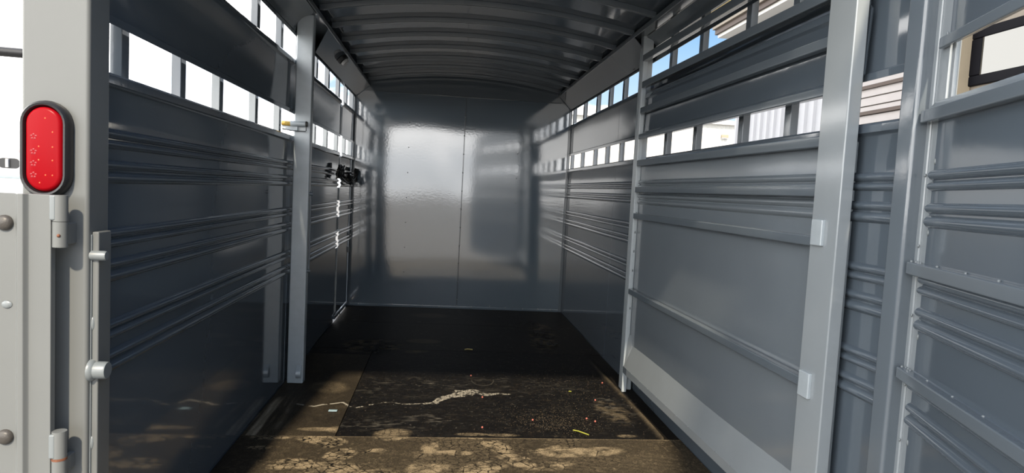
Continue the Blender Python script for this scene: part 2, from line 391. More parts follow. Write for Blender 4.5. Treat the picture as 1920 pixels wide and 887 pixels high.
# ------------------------------------------------------------------ posts
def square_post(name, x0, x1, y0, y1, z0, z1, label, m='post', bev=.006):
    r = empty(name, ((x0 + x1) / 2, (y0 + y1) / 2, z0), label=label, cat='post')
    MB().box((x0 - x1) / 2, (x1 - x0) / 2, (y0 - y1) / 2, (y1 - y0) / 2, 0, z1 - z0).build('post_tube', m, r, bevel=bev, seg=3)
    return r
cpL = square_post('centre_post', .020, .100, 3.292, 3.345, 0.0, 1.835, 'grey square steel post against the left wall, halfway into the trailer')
bx, by = .06, 3.3185; bz = -.012
def loc(o, root): return o
MB().box(-.05, .052, -.035, .035, 1.846, 1.850).build('cap_plate', 'paint', cpL, bevel=.001)
MB().box(.020, .034, -.040, .0, 1.85, 1.895).build('cap_tab', 'paint', cpL, bevel=.001)
MB().tube([(.047, -.005, .56 + .012), (.047, -.005, .98)], .004, 8).build('slide_rod', 'paint', cpL, smooth=60)
for z in (.962, .575):
    MB().tube([(.040, -.008, z), (.057, -.008, z)], .009, 12).build('rod_collar', 'paint', cpL, smooth=40)
ft = MB()
pts = [(.02, -.027, .095), (.02, -.033, .085), (.02, -.045, .070), (.02, -.052, .055), (.02, -.048, .040), (.02, -.036, .030), (.02, -.027, .028)]
ft.prism(pts + [(p[0], p[1] * .86 - .0, p[2]) for p in pts[::-1]], (-.013, 0, 0), (.012, 0, 0)); ft.build('foot_clip', 'post', cpL, bevel=.0015)
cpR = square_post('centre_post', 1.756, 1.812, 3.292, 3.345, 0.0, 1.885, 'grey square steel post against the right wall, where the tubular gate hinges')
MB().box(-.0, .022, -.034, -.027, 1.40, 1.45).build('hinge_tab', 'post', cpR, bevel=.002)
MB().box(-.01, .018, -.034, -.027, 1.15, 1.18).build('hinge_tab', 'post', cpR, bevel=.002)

rpL = empty('rear_post', (-.03, 1.465, -.45), label='wide sunlit pale grey corner post at the left edge, with the red lamp', cat='post')
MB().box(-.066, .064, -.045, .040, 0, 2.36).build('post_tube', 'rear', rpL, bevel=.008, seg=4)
sb = MB().box(.064, .078, -.030, .022, .02 + .3, .896 + .45).build('stop_bar', 'rear', rpL, bevel=.003)
MB().box(.062, .066, -.034, -.026, .32, .89 + .45).build('stop_bar_lip', 'weld', rpL, bevel=.001)
for z in (.70, .44): MB().blob((.066, -.028, z + .45), .008, 8, 6, (.7, .7, 2.0)).build('weld_bead', 'weld', rpL, smooth=60)
MB().tube([(.055, -.030, .846 + .45), (.090, -.030, .846 + .45), (.094, -.030, .846 + .45)], [.0105, .0105, .009], 18).build('stop_pin', 'weld', rpL, smooth=40)
b = MB(); b.tube([(.064, -.030, .60 + .45), (.068, -.030, .60 + .45), (.072, -.030, 1.05), (.074, -.030, 1.05)], [.024, .024, .021, .019], 20)
b.tube([(.072, -.030, 1.05), (.095, -.030, 1.05), (.098, -.030, 1.05)], [.0185, .0185, .017], 20); b.build('stop_button', 'weld', rpL, smooth=40)
MB().tube([(.012, -.0465, 1.10 - .22), (.012, -.0468, 1.10 - .30)], [.0022, .0035], 6).build('paint_drip', 'weld', rpL, smooth=60)
# hinge knuckles on the left rear post
for z0_, z1_, zs, rusty in ((.868, .972, .919, 0), (.392, .490, .432, 1)):
    a0, a1, am = z0_ + .45, z1_ + .45, zs + .45
    MB().tube([(.036, -.092, a0), (.036, -.092, am)], .0135, 20).build('hinge_knuckle', 'rear', rpL, smooth=40)
    MB().tube([(.036, -.092, am + .001), (.036, -.092, a1)], .0135, 20).build('hinge_knuckle', 'rear', rpL, smooth=40)
    MB().box(.030, .042, -.088, -.044, a0 + .004, am - .004).build('hinge_leaf', 'rear', rpL, bevel=.002)
    if rusty: MB().tube([(.036, -.092, am - .002), (.036, -.092, am + .003)], .0142, 14).build('rust_ring', 'rust', rpL, smooth=40)
    else: MB().blob((.040, -.105, a0 + .024), .0034, 8, 6).build('grease_nipple', 'rust', rpL, smooth=60)

rpR = empty('rear_post', (1.83, 1.372, -.45), label='grey rounded corner post at the right, beside the open rear door', cat='post')
MB().box(-.030, .050, -.026, .030, 0, 2.36).build('post_tube', 'paint', rpR, bevel=.009, seg=4)
MB().blob((-.029, -.012, .355 + .45), .007, 8, 6, (.6, 1, 3.0)).build('weld_scar', 'bolt', rpR, smooth=60)

# ------------------------------------------------------------------ left half-height rear door, folded back
d2 = empty('door_2', (-.008, 1.365, -.05), kind='structure')
pr = [(.001, 0.0), (-.040, 0.0), (-.043, -.004), (-.046, -.009), (-.056, -.009), (-.060, -.004), (-.064, .0), (-.42, .0), (-.82, 0.0)]
poly = [(x, y, 0) for x, y in pr] + [(x, .016, 0) for x in (-.82, .001)]
MB().prism(poly, (0, 0, .0), (0, 0, 1.022)).build('door_panel', 'rear', d2, bevel=.0015)
for z in (.963, .53):
    MB().tube([(-.083, -.010, z), (-.083, -.004, z), (-.083, .001, z)], [.010, .0155, .0155], 18).build('bolt_head', 'bolt', d2, smooth=50)
MB().blob((-.080, -.001, .80), .010, 8, 6, (1, .3, .8)).build('weld_spot', 'weld', d2, smooth=60)
for z in (.972, .486):
    MB().box(.0, .012, -.006, .006, z, z + .05).build('hinge_weld', 'weld', d2, bevel=.003)

# ------------------------------------------------------------------ tail light
tl = empty('tail_light', (-.041, 1.417, 1.062), label='oval red tail light with black rubber rim on the pale left post', cat='light')
def stadium(w, h, n=14):
    r = w / 2; c = h / 2 - r; p = []
    for k in range(n + 1): a = math.pi * k / n; p.append((r * math.cos(a), c + r * math.sin(a)))
    for k in range(n + 1): a = math.pi + math.pi * k / n; p.append((r * math.cos(a), -c + r * math.sin(a)))
    return p
def stad_loft(rings):
    mb = MB(); vs = []; fs = []; m = None
    for (w, h, y) in rings:
        p = stadium(w, h); m = len(p); vs += [(x, y, z) for x, z in p]
    for i in range(len(rings) - 1):
        for k in range(m): fs.append((i * m + k, i * m + (k + 1) % m, (i + 1) * m + (k + 1) % m, (i + 1) * m + k))
    fs.append(tuple((len(rings) - 1) * m + k for k in range(m)))
    return mb.add(vs, fs)
stad_loft([(.094, .196, .003), (.096, .198, -.006), (.092, .194, -.016), (.084, .186, -.021), (.076, .178, -.020), (.071, .173, -.014), (.070, .172, -.006)]).build('rubber_rim', 'black_rubber', tl, smooth=50)
stad_loft([(.0705, .1725, -.004), (.070, .172, -.012), (.064, .166, -.018), (.054, .156, -.0195)]).build('red_lens', 'red', tl, smooth=50)
for k, (x, z) in enumerate([(.004, .062), (.018, .035), (.018, .005), (.018, -.022), (.018, -.052), (-.008, .005), (-.008, -.022), (.005, -.052), (-.006, -.068)]):
    MB().blob((x, -.0185, z), .0027, 8, 5, (1, .5, 1)).build('diode', 'orange', tl, smooth=60)
for z in (.024, -.006, -.030, -.053):
    mk = MB()
    for a in range(5):
        an = 2 * math.pi * a / 5 + .3; mk.blob((-.018 + .0045 * math.cos(an), -.0192, z + .0045 * math.sin(an)), .0028, 6, 4, (1, .25, 1))
    mk.build('lens_mark', 'darkred', tl, smooth=60)

# ------------------------------------------------------------------ spring latch on left centre post
la = empty('spring_latch', (.07, 3.289, 1.297), label='spring latch with a yellow grip on the left square post', cat='latch')
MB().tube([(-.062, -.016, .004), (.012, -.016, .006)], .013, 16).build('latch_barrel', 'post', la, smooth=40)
MB().tube([(.010, -.016, .006), (.018, -.016, .006)], [.014, .012], 16).build('end_cap', 'bolt', la, smooth=40)
MB().tube([(-.104, -.016, .004), (-.062, -.016, .004)], [.0105, .0118], 16).build('yellow_grip', 'yellow', la, smooth=40)
MB().tube([(.012, -.018, -.004), (.013, -.018, -.026), (.009, -.018, -.030), (-.06, -.018, -.030), (-.10, -.018, -.022)], .0022, 8).build('wire_loop', 'plastic', la, smooth=60)
MB().box(-.105, -.03, -.012, -.006, -.028, -.006).build('latch_plate', 'post', la, bevel=.002)

# dome light on the left cove
dl = empty('dome_light', (.092, 4.20, 1.795), label='small dim dome light on the sloping panel above the left wall', cat='light')
MB().tube([(0, 0, .012), (.014, 0, -.004), (.018, 0, -.008)], [.034, .034, .028], 18).build('housing', 'plastic', dl, smooth=40)
MB().tube([(.010, .0, -.002), (.028, 0, -.020), (.032, 0, -.024)], [.026, .024, .014], 18).build('lens', 'lampglass', dl, smooth=50)

# black strap bundle in the front left corner
sbn = empty('strap_bundle', (.03, 4.80, 1.04), label='tangle of black straps and cord at the front left corner', cat='strap')
def tangle(name, cx, cyy, cz, sx, sy_, sz, n, m, r):
    mb = MB()
    for k in range(n):
        p = [Vector((cx + random.uniform(-sx, sx), cyy + random.uniform(-sy_, sy_), cz + random.uniform(-sz, sz))) for _ in range(5)]
        q = []
        for i in range(4):
            for u in range(4): q.append(p[i].lerp(p[i + 1], u / 4) + Vector((0, 0, -.01 * math.sin(math.pi * u / 4))))
        mb.tube(q, r * random.uniform(.6, 1.3), 6)
    return mb.build(name, m, sbn, smooth=60)
tangle('strap_knot', .012, -.18, .065, .012, .10, .045, 12, 'black', .007)
tangle('strap_knot', .014, .32, .02, .012, .14, .035, 9, 'black', .007)
tangle('strap_loop', .016, .62, .055, .012, .05, .055, 9, 'black', .006)
tangle('yellow_cord', .022, .63, .065, .008, .02, .025, 2, 'yellow', .003)
mbs = MB()
mbs.tube([(.01, -.14, .03), (.016, 0, 0), (.016, .15, -.012), (.016, .3, 0)], .008, 6); mbs.tube([(.014, .4, .01), (.018, .5, .02), (.018, .6, .05)], .008, 6)
mbs.build('strap', 'black', sbn, smooth=60)

# ------------------------------------------------------------------ tubular gate swung back along the right wall
gx0, gy0, gx1, gy1 = 1.744, 3.275, 1.775, 1.545
ga = math.atan2(gy1 - gy0, gx1 - gx0); GL = math.hypot(gx1 - gx0, gy1 - gy0)
cg = empty('centre_gate', (gx0, gy0, 0), ga, label='grey tubular divider gate swung open along the right wall', cat='gate')
# local x runs from the hinge to the near stile, local +y points to the wall
BARS = [(1.725, 1.757), (1.588, 1.621), (1.459, 1.489), (1.329, 1.354), (1.192, 1.222), (1.057, 1.085), (.921, .950), (.528, .556)]
# map: local +y -> world?  rotate by ga (about -89 deg): local y=(−sin, cos)=(+1,0) so +y is towards the wall
for i, (a, b) in enumerate(BARS):
    MB().box(.035 if i else .02, GL - .01, 0.0, .026, a, b).build('crossbar', 'paint', cg, bevel=.0035, seg=3)
    w = MB()
    for k in range(5): w.blob((.034 + random.uniform(-.006, .004), .008 + .004 * k, a + (b - a) * (.2 + .2 * k)), .0035, 6, 4)
    w.build('weld_bead', 'weld', cg, smooth=60)
def gsheet(name, prof, y, s0, s1, m='sheet', lean=0.0):
    mb = MB(); nn = len(prof); ns = 16; vs = []; fs = []
    for back in (0, 1):
        for j in range(ns + 1):
            s = s0 + (s1 - s0) * j / ns
            for d, z in prof: vs.append((s, y - d - lean * (z - prof[0][1]) + back * .0025 + .0012 * math.sin(4 * s + 3 * z), z))
    B = nn * (ns + 1)
    for j in range(ns):
        for i in range(nn - 1):
            a = j * nn + i; q = (a, a + 1, a + nn + 1, a + nn); fs.append(q); fs.append(tuple(B + k for k in q[::-1]))
    for j in range(ns):
        a = j * nn + nn - 1; fs.append((a, a + nn, B + a + nn, B + a)); a = j * nn; fs.append((a + nn, a, B + a, B + a + nn))
    return mb.add(vs, fs).build(name, m, cg, smooth=38)
gsheet('lower_panel', profile(.10, 1.20, groups=(0,)), .030, .02, GL, 'gate')
pm = profile(1.345, 1.566, groups=(), hem_bot=.006, hem_top=.010)
gsheet('upper_panel', pm, .031, .02, GL, lean=-.04)
# near stile, latch keepers, kick tray
MB().box(GL - .115, GL, -.006, .030, .03, 1.93).build('near_stile', 'frame_lit', cg, bevel=.004, seg=3)
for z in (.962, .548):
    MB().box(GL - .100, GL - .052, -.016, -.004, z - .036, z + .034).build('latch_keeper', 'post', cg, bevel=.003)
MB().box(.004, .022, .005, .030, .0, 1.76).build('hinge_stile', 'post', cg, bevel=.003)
ty0, ty1, tz0, tz1 = 0.004, .040, .140, .306
tr = MB()
pr = [(ty1, tz1), (ty0, tz0), (ty0, .106), (ty0 + .010, .104), (ty0 + .010, tz0), (ty1 + .004, tz1)]
tr.prism([(0, y, z) for y, z in pr], (.075, 0, 0), (GL - .10, 0, 0)); tr.build('kick_tray', 'frame_lit', cg)
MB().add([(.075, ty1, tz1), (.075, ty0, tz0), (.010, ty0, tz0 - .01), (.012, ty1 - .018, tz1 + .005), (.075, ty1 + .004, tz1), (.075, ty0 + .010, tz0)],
         [(0, 1, 2), (0, 2, 3), (1, 5, 2), (4, 0, 3), (5, 4, 3, 2)]).build('tray_corner', 'frame_lit', cg)
MB().box(.02, .080, ty0, ty0 + .010, .106, tz0).build('tray_rail', 'paint', cg)
w = MB()
for s in np.arange(.12, GL - .15, .12):
    w.blob((s, ty1 - .002, tz1 + .0), .004, 6, 4, (1.8, .7, .6)); w.blob((s + .05, ty0, tz0), .003, 6, 4, (1.5, .7, .6))
for z in np.arange(.45, 1.0, .1): w.blob((.024, .02, z), .006, 6, 4, (.6, .6, 1.2))
tag(w.build('tray_welds', 'weld', cg, smooth=60), kind='stuff')

# ------------------------------------------------------------------ right rear door, swung out
DA = math.radians(17.5); DW = 1.74
th = math.atan2(-math.cos(DA), -math.sin(DA))
d1 = empty('door_1', (1.832, 1.328, 0), th, kind='structure')
# local x along the door, local -y = inner face (towards the camera)
def dbar(name, s0, s1, y0, y1, z0, z1, bev=.003, m='paint'):
    return MB().box(s0, s1, y0, y1, z0, z1).build(name, m, d1, bevel=bev, seg=3)
# check which side is inner: local +y = (-sin th, cos th)
INN = -1 if (-math.sin(th)) * -1 < 0 else 1
INN = 1 if (-math.sin(th)) < 0 else -1     # +1 when local +y points to -X
Yb = lambda a, b: (min(INN * a, INN * b), max(INN * a, INN * b))
dbar('hinge_stile', -.066, -.001, *Yb(-.025, .006), -.02, 1.96, .003, 'frame_lit')
dbar('stile_flange', .0, .050, *Yb(-.02, .002), -.02, 1.96, .002, 'frame_lit')
dbar('free_stile', DW - .07, DW, *Yb(-.025, .006), -.02, 1.96, .003, 'frame_lit')
dbar('top_rail', .0, DW - .07, *Yb(-.025, .006), 1.90, 1.96, .003)
dbar('bottom_rail', .0, DW - .07, *Yb(-.025, .006), -.02, .04, .003)
def dsheet(name, prof, s0, s1):
    mb = MB(); nn = len(prof); vs = []; fs = []
    for back in (0, 1):
        for s in (s0, s1):
            for d, z in prof: vs.append((s, INN * (.0035 + d - back * .0025), z))
    B = 2 * nn
    for i in range(nn - 1):
        q = (i, i + 1, nn + i + 1, nn + i); fs.append(q); fs.append(tuple(B + k for k in q[::-1])); fs.append((i, i + 1, B + i + 1, B + i))
    return mb.add(vs, fs).build(name, 'sheet', d1, smooth=38)
dsheet('lower_panel', profile(0.02, 1.252), .032, DW - .03)
dsheet('middle_panel', profile(1.40, 1.62, groups=()), .048, DW - .03)
dsheet('top_panel', profile(1.734, 1.93, groups=()), .048, DW - .03)
dbar('slot_lintel', .022, DW - .05, *Yb(.002, .014), 1.382, 1.406)
MB().prism([(0, INN * .002, 1.252), (0, INN * .020, 1.252), (0, INN * .004, 1.272), (0, INN * .002, 1.272)], (.012, 0, 0), (DW - .05, 0, 0)).build('slot_ledge', 'paint', d1, bevel=.001)
for i, (a, b) in enumerate(((1.226, 1.254), (.889, .917), (.650, .676), (1.61, 1.635))):
    dbar('crossbar', -.006, DW - .03, *Yb(.002, .026), a, b, .003)
    w = MB()
    for k in range(6): w.blob((-.007 + random.uniform(-.003, .003), INN * (.004 + .002 * k), a + (b - a) * k / 5), .0036, 6, 4)
    for k in range(3): w.blob((.0 + .012 * k, INN * .008, b + .0), .0032, 6, 4)
    for s in (.10, .22, .34, .5): w.blob((s + random.uniform(-.01, .01), INN * .006, b + .0), .0034, 6, 4, (1, 1, .8))
    w.build('weld_bead', 'weld', d1, smooth=60)
w = MB()
for z in (1.27, 1.13, .96, .80, .63, .52): w.blob((.0, INN * .007, z + random.uniform(-.02, .02)), .0036, 6, 4, (.8, .7, 1.2))
for z in (1.14, .985, .755, .515, 1.41): w.blob((.036, INN * .004, z), .0045, 6, 4, (.7, .6, 1.6))
tag(w.build('weld_spots', 'weld', d1, smooth=60), kind='stuff')
for s in (.040, .43, .80, 1.17, 1.54):
    dbar('upright', s, s + (.020 if s < .1 else .036), *Yb(-.014 if s < .1 else -.034, -.004), -.02, 1.93, .002)

# ------------------------------------------------------------------ rubber mats (grids with dirt attributes)
def noise2(x, y, s, seed):
    """smooth value noise"""
    rng = np.random.RandomState(seed); T = rng.rand(64, 64)
    u = x / s + 100; v = y / s + 100; i = np.floor(u).astype(int); j = np.floor(v).astype(int); fu = u - i; fv = v - j
    fu = fu * fu * (3 - 2 * fu); fv = fv * fv * (3 - 2 * fv)
    g_ = lambda a, b: T[a % 64, b % 64]
    return (g_(i, j) * (1 - fu) + g_(i + 1, j) * fu) * (1 - fv) + (g_(i, j + 1) * (1 - fu) + g_(i + 1, j + 1) * fu) * fv
def fbm(x, y, s, seed): return sum(noise2(x, y, s / 2 ** k, seed + k) / 2 ** (k + 1) for k in range(4))
def cracks(x, y, s, seed):
    """F2-F1 of jittered cells: small near cell borders"""
    rng = np.random.RandomState(seed); J = rng.rand(32, 32, 2)
    u = x / s + 64; v = y / s + 64; i = np.floor(u).astype(int); j = np.floor(v).astype(int)
    f1 = np.full(x.shape, 9.); f2 = np.full(x.shape, 9.)
    for a in (-1, 0, 1):
        for b_ in (-1, 0, 1):
            p = J[(i + a) % 32, (j + b_) % 32]; d = np.hypot(i + a + p[..., 0] - u, j + b_ + p[..., 1] - v)
            n1 = np.minimum(f1, d); f2 = np.minimum(np.maximum(f1, d), f2); f1 = n1
    return f2 - f1
def ell(x, y, cx, cy_, rx, ry, a):
    c, s = math.cos(a), math.sin(a); u = ((x - cx) * c + (y - cy_) * s) / rx; v = (-(x - cx) * s + (y - cy_) * c) / ry
    return np.clip((1 - np.hypot(u, v)) * 3, 0, 1)
def seg_dist(x, y, pts):
    d = np.full(x.shape, 9.); t_at = np.zeros(x.shape); tot = 0
    for (a, b) in zip(pts[:-1], pts[1:]):
        ax, ay = a; vx, vy = b[0] - ax, b[1] - ay; l2 = vx * vx + vy * vy
        t = np.clip(((x - ax) * vx + (y - ay) * vy) / l2, 0, 1); dd = np.hypot(x - ax - t * vx, y - ay - t * vy)
        t_at = np.where(dd < d, tot + t * math.sqrt(l2), t_at); d = np.minimum(d, dd); tot += math.sqrt(l2)
    return d, t_at
def rubber_mat(x0, x1, y0, y1, step, fn, label, group=None, top=0.0):
    nx = max(2, int((x1 - x0) / step)); ny = max(2, int((y1 - y0) / step))
    ya = np.linspace(y0, y1, ny + 1)
    if y0 < 2.0: ya = np.concatenate([np.linspace(y0, 2.15, 20)[:-1], np.arange(2.15, y1, step), [y1]]); ny = len(ya) - 1
    gx, gy = np.meshgrid(np.linspace(x0, x1, nx + 1), ya)
    dust, flake, dz = fn(gx, gy)
    ox, oy = (x0 + x1) / 2, (y0 + y1) / 2
    v = np.stack([gx - ox, gy - oy, np.maximum(dz, -.006) + .012 + top], -1).reshape(-1, 3)
    i = np.arange(ny)[:, None] * (nx + 1) + np.arange(nx)[None, :]
    q = np.stack([i, i + 1, i + nx + 2, i + nx + 1], -1).reshape(-1, 4)
    # skirt down to the floor
    rim = np.concatenate([np.arange(nx + 1), (np.arange(1, ny + 1)) * (nx + 1) + nx, ny * (nx + 1) + np.arange(nx)[::-1], np.arange(1, ny)[::-1] * (nx + 1)])
    nv = len(v); low = v[rim].copy(); low[:, 2] = 0.0; k = len(rim); r2 = np.roll(np.arange(k), -1)
    sk = np.stack([rim, nv + np.arange(k), nv + r2, rim[r2]], -1)
    v = np.concatenate([v, low]); f = np.concatenate([q, sk])
    me = bpy.data.meshes.new('rubber_mat'); me.vertices.add(len(v)); me.vertices.foreach_set('co', v.ravel())
    me.loops.add(f.size); me.loops.foreach_set('vertex_index', f.ravel().astype(np.int32)); me.polygons.add(len(f))
    me.polygons.foreach_set('loop_start', np.arange(0, f.size, 4, dtype=np.int32)); me.polygons.foreach_set('loop_total', np.full(len(f), 4, dtype=np.int32))
    me.update(); me.validate(); me.polygons.foreach_set('use_smooth', [True] * len(f)); me.set_sharp_from_angle(angle=math.radians(50))
    for nm, a in (('dust', dust), ('flake', flake)):
        at = me.attributes.new(nm, 'FLOAT', 'POINT'); full = np.concatenate([a.reshape(-1), a.reshape(-1)[rim]]); at.data.foreach_set('value', full.astype(np.float32))
    me.materials.append(M['mat']); o = bpy.data.objects.new('rubber_mat', me); COL.objects.link(o); o.location = (ox, oy, -.012)
    return tag(o, label, 'mat', group)

PR_NEAR = [(.275, 2.572, .060, .030, .0, .030), (.355, 2.545, .075, .045, -.3, .026), (.425, 2.42, .065, .05, .4, .034), (.595, 2.60, .075, .030, .2, .05), (.26, 2.335, .075, .05, .3, .034),
           (.39, 2.30, .12, .06, .1, .04), (.10, 2.485, .05, .02, 0, .03), (.745, 2.47, .035, .09, -.35, .2), (.85, 2.44, .08, .030, 0, .1), (.92, 2.605, .06, .018, 0, .03), (1.02, 2.52, .075, .05, -.6, .034),
           (1.08, 2.40, .05, .09, .5, .06), (.55, 2.25, .11, .05, 0, .035), (.95, 2.30, .1, .06, .5, .04), (.75, 2.30, .08, .05, .2, .12), (1.2, 2.33, .10, .04, .3, .05), (.55, 2.46, .05, .02, .2, .05), (.12, 2.585, .08, .018, 0, .03), (1.35, 2.47, .20, .05, .05, .2)]
def f_near(x, y):
    n = fbm(x, y, .35, 3); fine = fbm(x, y, .016, 9); mid = fbm(x, y, .09, 15)
    wx = x + .012 * (fbm(x, y, .06, 201) - .5); wy = y + .012 * (fbm(x, y, .06, 202) - .5)
    d = .09 + .12 * n + .34 * np.clip(fine - .45, 0, 1)
    sp = np.clip(fbm(x, y, .011, 37) * 4 - 2.35, 0, 1) * np.clip(mid * 3 - .9, 0, 1)
    d += .45 * sp
    for k, (px, py, rx, ry, an, cell) in enumerate(PR_NEAR):
        e_ = ell(wx + .05 * (mid - .5), wy + .05 * (fbm(x, y, .09, 17) - .5), px, py, rx * 1.1, ry * 1.1, an)
        c_, s_ = math.cos(an), math.sin(an); u = (wx - px) * c_ + (wy - py) * s_; v = -(wx - px) * s_ + (wy - py) * c_
        cr_ = cracks(u, v * 1.15, cell, 5 + k) * cell
        flakes = np.clip(fbm(x, y, .03, 40 + k) * 2.4 - .55, 0, 1)
        d += np.clip(e_ * 1.6, 0, 1) * np.where(cr_ < .0036, -.14, .85 * flakes)
    cr2 = cracks(wx, wy * 1.2, .030, 11) * .030
    d += np.clip(fbm(x, y, .22, 21) * 4 - 1.75, 0, 1) * np.where(cr2 < .0035, -.10, .13)
    swirl = np.clip(np.sin(((x - 1.45) * .25 + y + .02 * n) * 190 + 3 * fbm(x, y, .1, 3)) * .5 + .1, 0, 1) * ell(x, y, 1.42, 2.37, .40, .10, .1)
    d += .10 * swirl
    d += .45 * np.clip(1 - np.abs(y - 2.600) / .004, 0, 1)            # dusty edge
    d *= np.clip(.45 + 3 * x, 0, 1)
    return np.clip(d, 0, 1), np.zeros_like(x), .0012 * (fine - .5)
CR = [(.255, 2.986), (.30, 3.0), (.34, 3.02), (.383, 2.958), (.413, 2.947), (.49, 3.006), (.56, 3.03), (.63, 3.004), (.722, 3.022), (.765, 3.03), (.807, 3.108), (.86, 3.14), (.921, 3.196), (.967, 3.211), (1.025, 3.167), (1.09, 3.19), (1.149, 3.181)]
CRW = np.array([[0, .005], [.3, .009], [.42, .006], [.52, .010], [.60, .022], [.66, .026], [.70, .024], [.76, .045], [.84, .055], [.90, .022], [.96, .018], [1.03, .010], [1.1, .003]])
def f_main(x, y):
    n = fbm(x, y, .3, 23); fine = fbm(x, y, .02, 29)
    d = .004 + .02 * np.clip(n - .35, 0, 1) + .09 * np.clip(fine - .52, 0, 1) + .5 * np.clip(fbm(x, y, .010, 35) - .66, 0, 1)
    d += .35 * np.clip(fbm(x, y, .012, 33) - .66, 0, 1) * 4 * (.15 + ell(x, y, 1.30, 2.80, .22, .20, 0) + .5 * ell(x, y, 1.55, 3.3, .35, .6, 0))
    d += ell(x + .04 * (fbm(x, y, .05, 5) - .5), y, .60, 2.64, .085, .06, .2) * .75 * np.where(cracks(x, y, .03, 9) < .12, .3, 1) * fbm(x, y, .04, 31) * 1.6
    st = np.clip(fbm(x * .35, y, .012, 301) * 3.2 - 1.45, 0, 1) * np.clip(fbm(x, y, .06, 303) * 3 - 1.0, 0, 1)
    d += 0 * st
    grey = (.9 * ell(x, y, .74, 2.78, .16, .11, .3) + .9 * ell(x, y, .50, 2.76, .15, .10, .1) + .5 * ell(x, y, .62, 3.28, .32, .25, .2) + .3 * ell(x, y, 1.1, 3.3, .6, .2, 0) + .8 * ell(x, y, 1.64, 2.98, .10, .22, .1) + .12) * st
    for cx, cy_, rx in ((.93, 2.64, .08), (1.06, 2.635, .08), (1.60, 2.64, .05)): d += ell(x, y, cx, cy_, rx, .02, 0) * .6 * np.where(cracks(x, y, .02, 6) < .12, .2, 1) * fbm(x, y, .03, 8) * 1.5
    d += ell(x, y, 1.62, 2.95, .09, .2, .1) * .30 * np.clip(fbm(x, y, .03, 61) * 3 - 1.1, 0, 1)
    ridge = np.exp(-((x - (1.738 + .012 * np.sin(y * 3))) / .012) ** 2) * np.clip((3.95 - y) * 2, 0, 1)
    d += .34 * ridge * np.clip(fbm(x, y, .12, 91) * 2 - .35, 0, 1)
    d += ell(x, y, .62, 3.985, .06, .05, 0) * .12 + ell(x, y, .67, 4.0, .06, .04, 0) * .12
    dd, tt = seg_dist(x, y, CR); tot = tt.max() or 1
    wdt = np.interp(tt, CRW[:, 0], CRW[:, 1]); cc = cracks(x, y, .014, 51)
    w_ = np.clip((wdt * (.55 + .9 * fbm(x, y, .03, 71)) - dd) / .004, 0, 1) * np.where(cc < .16, .1, 1) * np.where(fbm(x, y, .012, 88) > .40, 1, .12) * np.where((tt < .52) & (fbm(x, y, .025, 89) < .45), .1, 1)
    sc = np.clip(np.exp(-np.abs(np.hypot(x - 1.02, (y - 3.42) * .6) - .06) / .0015), 0, 1) * np.where((y > 3.3) & (y < 3.43) & (x > .96), .5, 0)
    return np.clip(d, 0, 1), np.clip(w_ + sc * .4 + .26 * grey + .5 * np.clip(fbm(x, y, .009, 311) * 5 - 3.55, 0, 1), 0, 1), .009 * ridge + .0008 * (fine - .5)
def f_left(x, y):
    n = fbm(x, y, .2, 13); fine = fbm(x * 1.0, y * .5, .02, 15)
    d = .06 + .10 * n + .20 * np.clip(fine - .5, 0, 1)
    stk = np.clip(fbm(x, y * .06, .012, 19) * 2.6 - 1.0, 0, 1)
    strip = np.clip(1 - np.abs(x - .040) / .022, 0, 1) * np.clip((3.10 - y) * 5, 0, 1)
    d += .9 * np.clip(strip * 3, 0, 1) * (.35 + .5 * stk) + .35 * stk * np.clip((.16 - x) * 12, 0, 1) * np.clip((3.2 - y) * 4, 0, 1)
    d += ell(x, y, .24, 3.25, .10, .12, .6) * .30 * fbm(x, y, .05, 3) + ell(x, y, .29, 2.68, .09, .025, 0) * .7 * fbm(x, y, .03, 4) * 1.5 + ell(x, y, .36, 2.68, .04, .04, 0) * .3
    dd, tt = seg_dist(x, y, [(.142, 2.989), (.18, 2.97), (.221, 2.958), (.255, 2.986), (.30, 3.0), (.34, 3.02), (.383, 2.958)])
    w_ = np.clip((.007 * (fbm(x, y, .03, 71) > .42) - dd) / .003, 0, 1)
    w_ = np.clip(w_ + np.clip(strip * 3, 0, 1) * (.22 + .5 * stk) + .5 * stk * np.clip((.17 - x) * 10, 0, 1) * np.clip((3.15 - y) * 4, 0, 1) * np.clip(fbm(x, y, .05, 333) * 3 - 1.1, 0, 1), 0, 1)
    return np.clip(d, 0, 1), w_, .0008 * (fine - .5)
def f_far(x, y):
    n = fbm(x, y, .3, 103); fine = fbm(x, y, .02, 105)
    d = .010 + .03 * n + .10 * np.clip(fine - .6, 0, 1) * 2
    spk = .35 * np.clip(fbm(x, y, .016, 331) * 6 - 4.3, 0, 1) + .05 * ell(x, y, .68, 4.27, .13, .07, 0) + .05 * ell(x, y, .67, 4.0, .06, .04, 0) + .03 * ell(x, y, .70, 5.15, .2, .12, 0)
    hl = ell(x, y, .36, 4.12, .22, .22, 0); hr = ell(x, y, 1.52, 4.5, .12, .55, -.1)
    d += (hl * .30 + hr * .30) * np.clip(fbm(x, y, .04, 107) * 3 - 1.25, 0, 1)
    d += ell(x, y, .68, 4.27, .13, .07, 0) * .16 + ell(x, y, .70, 5.15, .15, .1, 0) * .08
    dz = (hl + hr) * .012 * (fbm(x, y, .05, 109) - .55)
    return np.clip(d, 0, 1), spk, dz
rubber_mat(.005, W - .005, 1.45, 2.603, .003, f_near, 'brown dusty rubber mat nearest the camera, covered in cracked mud prints')
rubber_mat(.375, 1.752, 2.606, 4.03, .0036, f_main, 'black rubber mat with a white flaking streak across it')
rubber_mat(.005, .371, 2.606, 3.90, .004, f_left, 'narrow brownish rubber strip on the floor beside the left wall', top=-.001)
